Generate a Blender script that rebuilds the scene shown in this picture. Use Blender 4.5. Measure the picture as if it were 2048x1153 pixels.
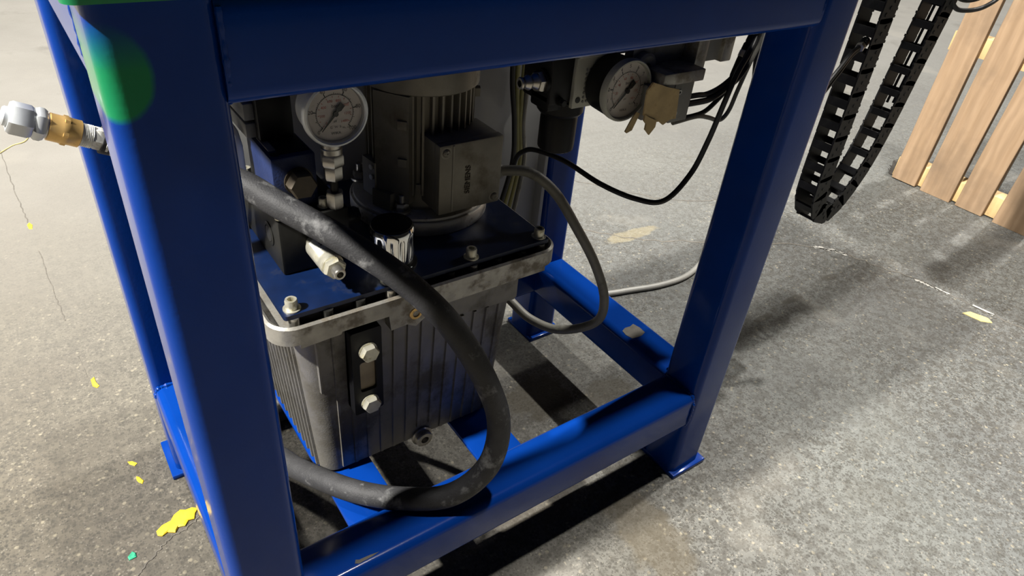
import bpy, bmesh, math, random
from mathutils import Vector, Matrix
random.seed(7)
S = 0.0635                      # one working unit (the width of a table leg) in metres
scene = bpy.context.scene
for o in list(bpy.data.objects): bpy.data.objects.remove(o, do_unlink=True)
col = scene.collection
PI = math.pi

# ------------------------------------------------------------------ camera
cam_d = bpy.data.cameras.new('camera'); cam = bpy.data.objects.new('camera', cam_d); col.objects.link(cam)
R = ((0.81809304, -0.56886627, 0.0843501), (-0.27264054, -0.51279558, -0.81406869), (0.50635058, 0.64298667, -0.5746105))
right, down, fwd = [Vector(r) for r in R]
m = Matrix.Identity(4)
for i in range(3):
    m[i][0] = right[i]; m[i][1] = -down[i]; m[i][2] = -fwd[i]
m.translation = Vector((-0.513305, -6.210776, 13.109865)) * S
cam.matrix_world = m
cam_d.sensor_width = 36; cam_d.lens = 1367.332 / 2048 * 36; cam_d.clip_start = 0.01; cam_d.clip_end = 100
scene.camera = cam

# ------------------------------------------------------------------ world, lamps of the hall, exposure
w = bpy.data.worlds.new('hall'); scene.world = w; w.use_nodes = True
bg = w.node_tree.nodes['Background']; bg.inputs[0].default_value = (1.0, 0.97, 0.92, 1); bg.inputs[1].default_value = 0.01
def lamp(name, loc, power, size, colr=(1, 0.965, 0.90)):
    d = bpy.data.lights.new(name, 'AREA'); d.shape = 'DISK'; d.size = size; d.energy = power; d.color = colr
    o = bpy.data.objects.new(name, d); col.objects.link(o); o.location = Vector(loc) * S
    o.rotation_euler = (Vector((5, 3, 4)) - Vector(loc)).to_track_quat('-Z', 'Y').to_euler()
    return o
lamp('hall_lamp_a', (-30, 1.0, 92), 220, 0.22)
lamp('hall_lamp_f', (-56, 5, 72), 1000, 0.22)
lamp('hall_lamp_b', (88, 7, 150), 1150, 0.2)
lamp('hall_lamp_c', (18, -6, 105), 330, 0.25)
lamp('hall_lamp_d', (-10, 125, 110), 300, 0.6)
lamp('hall_lamp_e', (180, 16, 100), 330, 0.7)
scene.view_settings.view_transform = 'Standard'; scene.view_settings.look = 'None'
scene.view_settings.exposure = 0.0; scene.view_settings.gamma = 1.0; scene.view_settings.use_curve_mapping = False

# ------------------------------------------------------------------ materials
MATS = {}
def newmat(name):
    mt = bpy.data.materials.new(name); mt.use_nodes = True; MATS[name] = mt
    nt = mt.node_tree; b = nt.nodes['Principled BSDF']
    return mt, nt, b
def node(nt, t, **kw):
    n = nt.nodes.new(t)
    for k, v in kw.items(): setattr(n, k, v)
    return n
def ramp(nt, fac, stops):
    r = node(nt, 'ShaderNodeValToRGB'); e = r.color_ramp.elements
    while len(e) < len(stops): e.new(0.5)
    for i, (p, c) in enumerate(stops):
        e[i].position = p; e[i].color = c if len(c) == 4 else (*c, 1)
    nt.links.new(fac, r.inputs[0]); return r.outputs[0]
def noise(nt, co, scale, detail=4, rough=0.55, stretch=None):
    n = node(nt, 'ShaderNodeTexNoise'); n.inputs['Scale'].default_value = scale
    n.inputs['Detail'].default_value = detail; n.inputs['Roughness'].default_value = rough
    if stretch:
        mp = node(nt, 'ShaderNodeMapping'); mp.inputs['Scale'].default_value = stretch
        nt.links.new(co, mp.inputs[0]); co = mp.outputs[0]
    nt.links.new(co, n.inputs[0]); return n.outputs[0]
def mixc(nt, fac, a, b, mode='MIX'):
    n = node(nt, 'ShaderNodeMix', data_type='RGBA', blend_type=mode)
    for i, v in ((0, fac), (6, a), (7, b)):
        if isinstance(v, (int, float)): n.inputs[i].default_value = v
        elif isinstance(v, tuple): n.inputs[i].default_value = v if len(v) == 4 else (*v, 1)
        else: nt.links.new(v, n.inputs[i])
    return n.outputs[2]
def mth(nt, op, a, b=None, c=None, clamp=False):
    n = node(nt, 'ShaderNodeMath', operation=op); n.use_clamp = clamp
    for i, v in enumerate((a, b, c)):
        if v is None: continue
        if isinstance(v, (int, float)): n.inputs[i].default_value = v
        else: nt.links.new(v, n.inputs[i])
    return n.outputs[0]
def bump(nt, b, h, strength, dist=0.001):
    n = node(nt, 'ShaderNodeBump'); n.inputs['Strength'].default_value = strength; n.inputs['Distance'].default_value = dist
    nt.links.new(h, n.inputs['Height']); nt.links.new(n.outputs[0], b.inputs['Normal'])
def mat(name, base, rough=0.5, metal=0.0, var=0.15, scale=60, dirt=None, dscale=18, dpos=0.58, bmp=0.0, bscale=200, coat=0, stretch=None):
    """painted / metal / rubber surface with mottled colour, dirt patches of their own shape and fine relief"""
    mt, nt, b = newmat(name)
    co = node(nt, 'ShaderNodeTexCoord').outputs['Object']
    n1 = noise(nt, co, scale, 5, stretch=stretch)
    lo = tuple(c * (1 - var) for c in base); hi = tuple(min(1, c * (1 + var)) for c in base)
    c = ramp(nt, n1, [(0.3, lo), (0.7, hi)])
    if dirt:
        n2 = noise(nt, co, dscale, 7, 0.65)
        f = ramp(nt, n2, [(dpos, (0, 0, 0)), (min(1, dpos + 0.12), (1, 1, 1))])
        c = mixc(nt, f, c, dirt)
        rr = mth(nt, 'MULTIPLY_ADD', f, 0.25, rough, clamp=True); nt.links.new(rr, b.inputs['Roughness'])
    else: b.inputs['Roughness'].default_value = rough
    nt.links.new(c, b.inputs['Base Color']); b.inputs['Metallic'].default_value = metal
    b.inputs['Coat Weight'].default_value = coat
    if bmp: bump(nt, b, noise(nt, co, bscale, 4), bmp)
    return mt
def blue_paint(name, green=False):
    mt, nt, b = newmat(name)
    tc = node(nt, 'ShaderNodeTexCoord').outputs['Object']
    c = ramp(nt, noise(nt, tc, 9, 4), [(0.3, (0.0014, 0.030, 0.205)), (0.7, (0.002, 0.038, 0.25))])
    # rubbed and chipped spots showing primer, fine scuffs
    ch = ramp(nt, noise(nt, tc, 26, 8, 0.7), [(0.735, (0, 0, 0)), (0.75, (1, 1, 1))])
    c = mixc(nt, ch, c, (0.10, 0.09, 0.075))
    sc = ramp(nt, noise(nt, tc, 40, 6, 0.6, (1, 14, 3)), [(0.74, (0, 0, 0)), (0.80, (0.5, 0.5, 0.5))])
    c = mixc(nt, sc, c, (0.12, 0.16, 0.28))
    if green:   # green overspray from painting the top
        sp = node(nt, 'ShaderNodeSeparateXYZ'); nt.links.new(tc, sp.inputs[0])
        dx = mth(nt, 'DIVIDE', mth(nt, 'SUBTRACT', sp.outputs[0], 0.09 * S), 0.33 * S)
        dz = mth(nt, 'DIVIDE', mth(nt, 'SUBTRACT', sp.outputs[2], 11.07 * S), 0.42 * S)
        d = mth(nt, 'ADD', mth(nt, 'MULTIPLY', dx, dx), mth(nt, 'MULTIPLY', dz, dz))
        d = mth(nt, 'ADD', d, mth(nt, 'MULTIPLY', mth(nt, 'SUBTRACT', noise(nt, tc, 60, 3), 0.5), 0.25))
        g = ramp(nt, d, [(0.72, (1, 1, 1)), (1.0, (0, 0, 0))])
        top = ramp(nt, mth(nt, 'DIVIDE', sp.outputs[2], 12 * S), [(0.925, (1, 1, 1)), (0.952, (0.15, 0.15, 0.15))])  # shade below the top put into the colour: green fades upward
        c = mixc(nt, mth(nt, 'MULTIPLY', g, top), c, (0.008, 0.19, 0.075))
    nt.links.new(c, b.inputs['Base Color'])
    b.inputs['Roughness'].default_value = 0.28; b.inputs['Specular IOR Level'].default_value = 0.05; b.inputs['Coat Weight'].default_value = 0.6; b.inputs['Coat IOR'].default_value = 1.28; b.inputs['Coat Roughness'].default_value = 0.12
    bump(nt, b, noise(nt, tc, 240, 3), 0.12)
    return mt
blue_paint('blue'); blue_paint('blue_green', True)
mat('green_paint', (0.006, 0.17, 0.06), 0.35, var=0.1, bmp=0.1)
mat('plate_blue', (0.0008, 0.009, 0.045), 0.4, var=0.2, dirt=(0.003, 0.008, 0.028), dscale=30, dpos=0.55, bmp=0.08)
mat('valve_blue', (0.010, 0.022, 0.085), 0.5, var=0.12, dirt=(0.02, 0.03, 0.09), bmp=0.45, bscale=350)
mat('cast_alu', (0.21, 0.20, 0.18), 0.5, 0.5, 0.12, 40, dirt=(0.13, 0.12, 0.10), dscale=14, dpos=0.5, bmp=0.3, bscale=420)
mat('alu_edge', (0.36, 0.345, 0.31), 0.42, 0.6, 0.2, 50, dirt=(0.22, 0.195, 0.155), dscale=35, dpos=0.5, bmp=0.25, bscale=300)
mat('motor_alu', (0.21, 0.195, 0.16), 0.5, 0.45, 0.15, 30, dirt=(0.15, 0.13, 0.095), dscale=14, dpos=0.55, bmp=0.2, bscale=400)
mat('flange_steel', (0.60, 0.59, 0.56), 0.45, 0.6, 0.12, 60, dirt=(0.28, 0.26, 0.23), dscale=60, dpos=0.55, bmp=0.4, bscale=700)
mat('steel', (0.48, 0.46, 0.42), 0.32, 0.9, 0.15, 80, dirt=(0.2, 0.17, 0.13), dscale=50, dpos=0.58, bmp=0.1)
mat('zinc', (0.62, 0.60, 0.50), 0.4, 0.7, 0.15, 90, dirt=(0.30, 0.26, 0.14), dscale=70, dpos=0.55, bmp=0.15)
mat('bright_zinc', (0.62, 0.64, 0.65), 0.4, 0.55, 0.08, 60, bmp=0.05)
mat('chrome', (0.75, 0.75, 0.74), 0.09, 1.0, 0.05, 60, dirt=(0.4, 0.36, 0.28), dscale=60, dpos=0.64)
mat('brass', (0.78, 0.50, 0.18), 0.35, 0.65, 0.1, 60, dirt=(0.45, 0.24, 0.06), dscale=60, dpos=0.6)
mat('tape_white', (0.72, 0.72, 0.67), 0.6, 0, 0.12, 90, dirt=(0.45, 0.43, 0.37), dscale=70, dpos=0.6, bmp=0.4)
mat('black_block', (0.013, 0.013, 0.012), 0.42, 0.1, 0.3, 40, bmp=0.1)
mat('black_plastic', (0.006, 0.006, 0.007), 0.42, 0, 0.25, 60, bmp=0.12)
mat('chain_plastic', (0.012, 0.012, 0.013), 0.5, 0, 0.3, 60, dirt=(0.03, 0.03, 0.03), dscale=40, dpos=0.58, bmp=0.12)
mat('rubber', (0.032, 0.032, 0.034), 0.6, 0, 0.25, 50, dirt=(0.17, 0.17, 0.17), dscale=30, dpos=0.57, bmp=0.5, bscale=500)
mat('cable_grey', (0.17, 0.165, 0.14), 0.5, 0, 0.12, 50, dirt=(0.08, 0.075, 0.06), dscale=40, bmp=0.1)
mat('cable_black', (0.02, 0.02, 0.02), 0.4, 0, 0.2, 50)
mat('floor_cable', (0.27, 0.265, 0.245), 0.45, 0, 0.1, 50)
mat('wire_yellow', (0.30, 0.28, 0.10), 0.5, 0, 0.15, 50)
mat('panel_grey', (0.34, 0.34, 0.33), 0.55, 0, 0.06, 12, bmp=0.08)
mat('box_grey', (0.21, 0.21, 0.20), 0.5, 0.1, 0.12, 30, dirt=(0.11, 0.10, 0.085), dscale=30, bmp=0.15)
mat('gauge_white', (0.58, 0.53, 0.48), 0.5, 0, 0.04, 20)
mat('face_plastic', (0.36, 0.36, 0.31), 0.5, 0, 0.06, 40)
mat('dial_black', (0.015, 0.015, 0.015), 0.5, 0, 0.1)
mat('dial_red', (0.42, 0.07, 0.05), 0.5, 0, 0.1)
mat('cardboard', (0.44, 0.33, 0.17), 0.8, 0, 0.2, 40, dirt=(0.22, 0.14, 0.06), dscale=34, dpos=0.56, bmp=0.4)
mat('rust', (0.15, 0.055, 0.02), 0.7, 0.2, 0.3, 90, bmp=0.3)
mat('bronze', (0.075, 0.06, 0.042), 0.5, 0.4, 0.2, 60, bmp=0.15)
mat('nameplate', (0.42, 0.40, 0.36), 0.4, 0.5, 0.1, 60, dirt=(0.30, 0.08, 0.05), dscale=120, dpos=0.6)
mat('plug_white', (0.72, 0.71, 0.66), 0.45, 0, 0.06, 50)
mat('yellow_paint', (0.72, 0.50, 0.02), 0.6, 0, 0.15, 60, dirt=(0.45, 0.29, 0.02), dscale=60, dpos=0.6, bmp=0.5, bscale=150)
mat('pale_yellow', (0.55, 0.45, 0.18), 0.65, 0, 0.2, 60, bmp=0.3)
mat('green_chip', (0.02, 0.30, 0.16), 0.5, 0, 0.2, 90)
mat('crack_dark', (0.11, 0.10, 0.085), 0.9, 0, 0.3, 60)
mat('crack_white', (0.36, 0.35, 0.32), 0.8, 0, 0.2, 90)
mat('oil_pane', (0.34, 0.28, 0.20), 0.25, 0, 0.2, 40)
mat('splinter', (0.05, 0.045, 0.04), 0.9, 0, 0.3, 90, bmp=0.8, bscale=300)
for nm_, sv in (('black_plastic', .2), ('black_block', .25), ('chain_plastic', .3), ('rubber', .3), ('cable_black', .3)): MATS[nm_].node_tree.nodes['Principled BSDF'].inputs['Specular IOR Level'].default_value = sv
def glass(name, tint=(1, 1, 1)):
    mt, nt, b = newmat(name); b.inputs['Base Color'].default_value = (*tint, 1)
    b.inputs['Transmission Weight'].default_value = 1; b.inputs['Roughness'].default_value = 0.03; b.inputs['IOR'].default_value = 1.15
    co = node(nt, 'ShaderNodeTexCoord').outputs['Object']
    nt.links.new(ramp(nt, noise(nt, co, 90, 4), [(0.4, (0.02,) * 3), (0.7, (0.12,) * 3)]), b.inputs['Roughness'])
glass('glass')
def wood(name, a, bb):
    mt, nt, b = newmat(name); co = node(nt, 'ShaderNodeTexCoord').outputs['Object']
    oi = node(nt, 'ShaderNodeObjectInfo').outputs['Random']
    ad = node(nt, 'ShaderNodeVectorMath', operation='ADD'); nt.links.new(co, ad.inputs[0])
    cb = node(nt, 'ShaderNodeCombineXYZ'); nt.links.new(mth(nt, 'MULTIPLY', oi, 13.0), cb.inputs[1]); nt.links.new(cb.outputs[0], ad.inputs[1])
    g = noise(nt, ad.outputs[0], 26, 6, 0.6, (1, 2.2, 0.16))
    wv = node(nt, 'ShaderNodeTexWave', bands_direction='Y'); wv.inputs['Scale'].default_value = 9; wv.inputs['Distortion'].default_value = 9
    wv.inputs['Detail'].default_value = 3; wv.inputs['Detail Scale'].default_value = 1.2
    mp = node(nt, 'ShaderNodeMapping'); mp.inputs['Scale'].default_value = (1, 1.3, 0.35); nt.links.new(ad.outputs[0], mp.inputs[0]); nt.links.new(mp.outputs[0], wv.inputs[0])
    c = ramp(nt, g, [(0.3, a), (0.7, bb)])
    c = mixc(nt, mth(nt, 'MULTIPLY', wv.outputs[1], 0.35), c, tuple(v * 0.72 for v in a))
    st = ramp(nt, noise(nt, ad.outputs[0], 5, 5, 0.6), [(0.48, (0, 0, 0)), (0.72, (1, 1, 1))])
    c = mixc(nt, mth(nt, 'MULTIPLY', st, 0.75), c, (0.16, 0.11, 0.07))
    kn = ramp(nt, noise(nt, ad.outputs[0], 22, 2, 0.4), [(0.76, (0, 0, 0)), (0.79, (1, 1, 1))])
    c = mixc(nt, kn, c, (0.06, 0.035, 0.02))
    nt.links.new(c, b.inputs['Base Color']); b.inputs['Roughness'].default_value = 0.75
    bump(nt, b, g, 0.3)
wood('wood', (0.285, 0.185, 0.105), (0.40, 0.275, 0.17)); wood('wood_end', (0.62, 0.42, 0.18), (0.72, 0.52, 0.27))

def floor_mat():
    mt, nt, b = newmat('concrete')
    co = node(nt, 'ShaderNodeTexCoord').outputs['Object']
    sp = node(nt, 'ShaderNodeSeparateXYZ'); nt.links.new(co, sp.inputs[0])
    big = noise(nt, co, 1.6, 6, 0.6)
    side = mth(nt, 'MULTIPLY_ADD', sp.outputs[0], 0.9, 0.15, clamp=True)                     # tan on the left, greyer to the right
    tan = ramp(nt, big, [(0.32, (0.086, 0.074, 0.057)), (0.7, (0.126, 0.113, 0.087))])
    gry = ramp(nt, big, [(0.32, (0.088, 0.090, 0.088)), (0.7, (0.132, 0.136, 0.128))])
    c = mixc(nt, side, tan, gry)
    def stones(scale, lo, hi):
        v = node(nt, 'ShaderNodeTexVoronoi'); v.inputs['Scale'].default_value = scale; nt.links.new(co, v.inputs[0])
        s = node(nt, 'ShaderNodeSeparateColor'); nt.links.new(v.outputs['Color'], s.inputs[0])
        edge = ramp(nt, v.outputs['Distance'], [(0.35, (1, 1, 1)), (0.62, (0, 0, 0))])
        dk = mth(nt, 'MULTIPLY', mth(nt, 'LESS_THAN', s.outputs[0], lo), edge)
        lt = mth(nt, 'MULTIPLY', mth(nt, 'GREATER_THAN', s.outputs[0], hi), edge)
        return dk, lt
    d1, l1 = stones(190, 0.36, 0.965); d2, l2 = stones(380, 0.42, 0.90)
    worn = ramp(nt, noise(nt, co, 2.3, 4), [(0.36, (0.55,) * 3), (0.6, (1.0,) * 3)])
    near = mth(nt, 'MULTIPLY_ADD', sp.outputs[1], -0.75, 1.25, clamp=True)                   # the far strip is ground smooth
    amt = mth(nt, 'MULTIPLY', worn, near)
    c = mixc(nt, mth(nt, 'MULTIPLY', mth(nt, 'MULTIPLY', d1, amt), 0.72), c, (0.034, 0.032, 0.026))
    c = mixc(nt, mth(nt, 'MULTIPLY', mth(nt, 'MULTIPLY', d2, amt), 0.78), c, (0.038, 0.035, 0.031))
    c = mixc(nt, mth(nt, 'MULTIPLY', mth(nt, 'MULTIPLY', l1, amt), 0.6), c, (0.320, 0.283, 0.203))
    c = mixc(nt, mth(nt, 'MULTIPLY', mth(nt, 'MULTIPLY', l2, amt), 0.45), c, (0.279, 0.254, 0.209))
    far = mth(nt, 'MULTIPLY_ADD', sp.outputs[1], 0.8, -0.35, clamp=True)
    mo = ramp(nt, noise(nt, co, 55, 5, 0.7), [(0.47, (0, 0, 0)), (0.56, (1, 1, 1))])
    c = mixc(nt, mth(nt, 'MULTIPLY', mth(nt, 'MULTIPLY', mo, amt), 0.6), c, (0.044, 0.040, 0.033))
    c = mixc(nt, mth(nt, 'MULTIPLY', far, 0.75), c, mixc(nt, noise(nt, co, 5, 5, 0.6), (0.183, 0.175, 0.159), (0.254, 0.245, 0.227)))
    st = ramp(nt, noise(nt, co, 3.1, 6, 0.62), [(0.60, (0, 0, 0)), (0.74, (1, 1, 1))])
    c = mixc(nt, mth(nt, 'MULTIPLY', st, 0.45), c, (0.065, 0.059, 0.047))
    pl = ramp(nt, noise(nt, co, 4.2, 5, 0.5), [(0.60, (0, 0, 0)), (0.70, (1, 1, 1))])
    c = mixc(nt, mth(nt, 'MULTIPLY', pl, 0.30), c, (0.232, 0.218, 0.190))
    def spot(x, y, rx, ry, k, colr):                                                            # old spills and other marks with a shape of their own
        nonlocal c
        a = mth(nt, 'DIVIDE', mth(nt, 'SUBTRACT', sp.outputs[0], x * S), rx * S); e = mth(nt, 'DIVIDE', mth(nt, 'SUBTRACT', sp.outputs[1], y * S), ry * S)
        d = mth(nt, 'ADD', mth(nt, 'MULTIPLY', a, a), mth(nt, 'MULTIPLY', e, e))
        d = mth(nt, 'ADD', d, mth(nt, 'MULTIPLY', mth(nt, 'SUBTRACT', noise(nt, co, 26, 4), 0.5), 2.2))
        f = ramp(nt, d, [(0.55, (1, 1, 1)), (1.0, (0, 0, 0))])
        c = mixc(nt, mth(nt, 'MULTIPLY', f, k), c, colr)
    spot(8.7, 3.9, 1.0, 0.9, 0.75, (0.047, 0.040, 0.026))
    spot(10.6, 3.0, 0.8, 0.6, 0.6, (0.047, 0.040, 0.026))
    spot(17.2, 9.2, 1.5, 0.35, 0.35, (0.284, 0.237, 0.133))
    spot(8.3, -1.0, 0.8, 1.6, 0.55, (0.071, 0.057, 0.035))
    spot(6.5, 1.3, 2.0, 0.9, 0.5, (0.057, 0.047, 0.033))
    for x_, y_ in ((21.7, 3.5), (19.4, 3.3), (17.5, 3.1)): spot(x_, y_, 0.55, 0.16, 0.6, (0.048, 0.044, 0.036))  # row of short dark oblong marks on the right floor
    nt.links.new(c, b.inputs['Base Color'])
    nt.links.new(ramp(nt, noise(nt, co, 3, 4), [(0.3, (0.50,) * 3), (0.7, (0.75,) * 3)]), b.inputs['Roughness'])
    b.inputs['Specular IOR Level'].default_value = 0.3
    bump(nt, b, mth(nt, 'ADD', noise(nt, co, 260, 4), mth(nt, 'MULTIPLY', d1, -0.5)), 0.25, 0.0015)
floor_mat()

# ------------------------------------------------------------------ mesh helpers (everything in working units)
class MB:
    def __init__(s): s.v = []; s.f = []
    def add(s, vs, fs):
        k = len(s.v); s.v += [Vector(p) for p in vs]; s.f += [tuple(i + k for i in f) for f in fs]; return s
    def box(s, x0, x1, y0, y1, z0, z1, bev=0.0, seg=2, M=None):
        bm = bmesh.new(); bmesh.ops.create_cube(bm, size=1)
        for v in bm.verts: v.co = Vector(((x0 + x1) / 2 + v.co.x * (x1 - x0), (y0 + y1) / 2 + v.co.y * (y1 - y0), (z0 + z1) / 2 + v.co.z * (z1 - z0)))
        if bev: bmesh.ops.bevel(bm, geom=bm.edges[:], offset=bev, segments=seg, profile=0.5, affect='EDGES')
        bm.verts.index_update()
        vs = [v.co.copy() for v in bm.verts]
        if M: vs = [M @ v for v in vs]
        s.add(vs, [[v.index for v in f.verts] for f in bm.faces]); bm.free(); return s
    def lathe(s, base, axis, prof, seg=32, M=None, ph=0.0, scal=None):
        """prof: list of (radius, distance along axis); scal(angle, i) optional radius factor"""
        base = Vector(base); ax = Vector(axis).normalized()
        u = ax.orthogonal().normalized() if abs(ax.z) < 0.9 else Vector((1, 0, 0)); u = (u - ax * u.dot(ax)).normalized(); w_ = ax.cross(u)
        vs = []; n = len(prof)
        for i, (r, d) in enumerate(prof):
            for k in range(seg):
                a = 2 * PI * k / seg + ph; rr = r * (scal(a, i) if scal else 1)
                vs.append(base + ax * d + (u * math.cos(a) + w_ * math.sin(a)) * rr)
        fs = [(i * seg + k, i * seg + (k + 1) % seg, (i + 1) * seg + (k + 1) % seg, (i + 1) * seg + k) for i in range(n - 1) for k in range(seg)]
        fs += [tuple(range(seg - 1, -1, -1)), tuple((n - 1) * seg + k for k in range(seg))]
        return s.add(vs, fs)
    def cyl(s, p0, p1, r, r1=None, seg=24, bev=0.0):
        p0 = Vector(p0); p1 = Vector(p1); L = (p1 - p0).length; r1 = r if r1 is None else r1
        pr = [(r - bev, 0), (r, bev), (r1, L - bev), (r1 - bev, L)] if bev else [(r, 0), (r1, L)]
        return s.lathe(p0, p1 - p0, pr, seg)
    def hexa(s, p0, p1, r, ph=0.0, bev=0.04):
        p0 = Vector(p0); p1 = Vector(p1); L = (p1 - p0).length; b = min(bev, L * 0.3)
        return s.lathe(p0, p1 - p0, [(r * 0.88, 0), (r, b), (r, L - b), (r * 0.88, L)], 6, ph=ph)
    def tube(s, pts, r, seg=12, sub=8, rfun=None):
        P = spline(pts, sub); vs = []; n = len(P); up = None
        for i, p in enumerate(P):
            t = (P[min(i + 1, n - 1)] - P[max(i - 1, 0)]).normalized()
            if up is None: up = t.orthogonal().normalized()
            up = (up - t * up.dot(t)).normalized(); sd = t.cross(up); rr = rfun(i / (n - 1)) * r if rfun else r
            for k in range(seg):
                a = 2 * PI * k / seg; vs.append(p + (up * math.cos(a) + sd * math.sin(a)) * rr)
        fs = [(i * seg + k, i * seg + (k + 1) % seg, (i + 1) * seg + (k + 1) % seg, (i + 1) * seg + k) for i in range(n - 1) for k in range(seg)]
        fs += [tuple(range(seg - 1, -1, -1)), tuple((n - 1) * seg + k for k in range(seg))]
        return s.add(vs, fs)
    def prism(s, poly, axis, a, b):
        """poly in the two other axes, extruded along axis from a to b"""
        def p3(q, t): return {'x': (t, q[0], q[1]), 'y': (q[0], t, q[1]), 'z': (q[0], q[1], t)}[axis]
        n = len(poly)
        s.add([p3(q, a) for q in poly] + [p3(q, b) for q in poly], [tuple(range(n)), tuple(range(2 * n - 1, n - 1, -1))] + [(i, i + n, (i + 1) % n + n, (i + 1) % n) for i in range(n)])
        return s
    def loft(s, rings, cap=True):
        n = len(rings[0]); vs = [p for r in rings for p in r]
        fs = [(i * n + k, i * n + (k + 1) % n, (i + 1) * n + (k + 1) % n, (i + 1) * n + k) for i in range(len(rings) - 1) for k in range(n)]
        if cap: fs += [tuple(range(n - 1, -1, -1)), tuple((len(rings) - 1) * n + k for k in range(n))]
        return s.add(vs, fs)
    def text(s, body, size, loc, xdir=(1, 0, 0), ydir=(0, 0, 1), depth=0.0):
        cu = bpy.data.curves.new('t', 'FONT'); cu.body = body; cu.size = size; cu.align_x = 'CENTER'; cu.align_y = 'CENTER'; cu.extrude = depth; cu.resolution_u = 3
        o = bpy.data.objects.new('t', cu); col.objects.link(o); bpy.context.view_layer.update()
        me = bpy.data.meshes.new_from_object(o.evaluated_get(bpy.context.evaluated_depsgraph_get()))
        X = Vector(xdir).normalized(); Y = Vector(ydir).normalized(); Z = X.cross(Y); L = Vector(loc)
        s.add([L + X * v.co.x + Y * v.co.y + Z * v.co.z for v in me.vertices], [tuple(p.vertices) for p in me.polygons])
        bpy.data.objects.remove(o); bpy.data.meshes.remove(me); bpy.data.curves.remove(cu); return s
def spline(pts, sub=8):
    P = [Vector(p) for p in pts]
    if len(P) < 3: return P
    out = []; Q = [P[0] * 2 - P[1]] + P + [P[-1] * 2 - P[-2]]
    for i in range(1, len(Q) - 2):
        a, b, c, d = Q[i - 1:i + 3]
        for k in range(sub):
            t = k / sub
            out.append(0.5 * ((2 * b) + (c - a) * t + (2 * a - 5 * b + 4 * c - d) * t * t + (3 * b - a - 3 * c + d) * t ** 3))
    return out + [P[-1]]
def rrect(x0, x1, y0, y1, r, n=6):
    pts = []
    for cx, cy, a0 in ((x1 - r, y1 - r, 0), (x0 + r, y1 - r, 90), (x0 + r, y0 + r, 180), (x1 - r, y0 + r, 270)):
        for k in range(n + 1):
            a = math.radians(a0 + 90 * k / n); pts.append((cx + r * math.cos(a), cy + r * math.sin(a)))
    return pts
ORG = {}
def thing(name, label, cat, loc, group=None):
    o = bpy.data.objects.new(name, None); col.objects.link(o); o.empty_display_size = 0.05
    o.location = Vector(loc) * S; ORG[o] = Vector(loc); o['label'] = label; o['category'] = cat
    if group: o['group'] = group
    return o
def obj(name, mb, m_, parent=None, label=None, ang=35, origin=None):
    og = ORG[parent] if parent else Vector(origin if origin is not None else base_of(mb))
    me = bpy.data.meshes.new(name); me.from_pydata([(v - og) * S for v in mb.v], [], mb.f); me.update()
    bm = bmesh.new(); bm.from_mesh(me); bmesh.ops.recalc_face_normals(bm, faces=bm.faces); bm.to_mesh(me); bm.free()
    for p in me.polygons: p.use_smooth = True
    me.set_sharp_from_angle(angle=math.radians(ang))
    me.materials.append(MATS[m_]); o = bpy.data.objects.new(name, me); col.objects.link(o)
    if parent: o.parent = parent
    else: o.location = og * S
    ORG[o] = og
    if label: o['label'] = label
    return o
def base_of(mb):
    lo = [min(v[i] for v in mb.v) for i in range(3)]; hi = [max(v[i] for v in mb.v) for i in range(3)]
    return Vector(((lo[0] + hi[0]) / 2, (lo[1] + hi[1]) / 2, lo[2]))
def one(name, mb, m_, label, cat, group=None, ang=35):
    o = obj(name, mb, m_, None, label, ang); o['category'] = cat
    if group: o['group'] = group
    return o

# ------------------------------------------------------------------ the floor with its cracks and saw cuts
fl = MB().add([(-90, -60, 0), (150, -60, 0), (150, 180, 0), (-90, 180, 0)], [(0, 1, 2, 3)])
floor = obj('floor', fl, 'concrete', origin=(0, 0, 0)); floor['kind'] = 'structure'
def ribbon(pts, wd, z=0.012, jit=0.05):
    P = spline(pts, 10); mb = MB(); vs = []
    for i, p in enumerate(P):
        t = (P[min(i + 1, len(P) - 1)] - P[max(i - 1, 0)]).normalized(); n = Vector((-t.y, t.x, 0))
        q = p + n * random.uniform(-jit, jit); ww = wd * random.uniform(0.45, 1.2) / 2
        vs += [q - n * ww + Vector((0, 0, z)), q + n * ww + Vector((0, 0, z)), q + n * ww, q - n * ww]
    fs = []
    for i in range(len(P) - 1):
        a = i * 4; b_ = a + 4
        fs += [(a, a + 1, b_ + 1, b_), (a + 1, a + 2, b_ + 2, b_ + 1), (a, b_, b_ + 3, a + 3)]
    return mb.add(vs, fs)
def crack(pts, wd, m_='crack_dark', jit=0.05, name='crack'): obj(name, ribbon([(x, y, 0) for x, y in pts], wd, jit=jit), m_, floor)
crack([(15.2, 13.5), (15.5, 10.9), (17.5, 8.6), (20.0, 7.2), (23.3, 5.1), (24.2, 3.3), (24.9, 1.2), (25.2, -1.5), (25.5, -4.0)], 0.07, jit=0.09)
crack([(23.2, 5.15), (23.6, 4.7), (23.9, 4.1)], 0.16, 'crack_white', 0.05, 'crack_filler')
crack([(24.75, 1.8), (24.85, 1.2), (25.0, 0.6)], 0.14, 'crack_white', 0.05, 'crack_filler')
crack([(25.05, -0.2), (25.15, -0.9)], 0.13, 'crack_white', 0.03, 'crack_filler')
crack([(2.2, 60), (1.98, 32.2), (1.0, 14.3), (0.75, 9.5)], 0.06, jit=0.02, name='saw_cut')
for seg in ([(-1.93, 26.3), (-1.75, 22), (-1.6, 19.6)], [(-1.5, 17.5), (-1.4, 14.7), (-1.33, 13.2)], [(-1.25, 11.4), (-1.15, 10.4)]): crack(seg, 0.022, jit=0.03)
crack([(0.10, 4.6), (-0.30, 4.42), (-0.60, 4.36), (-0.95, 4.10), (-1.28, 3.83), (-1.5, 3.5)], 0.035, jit=0.03)
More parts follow.
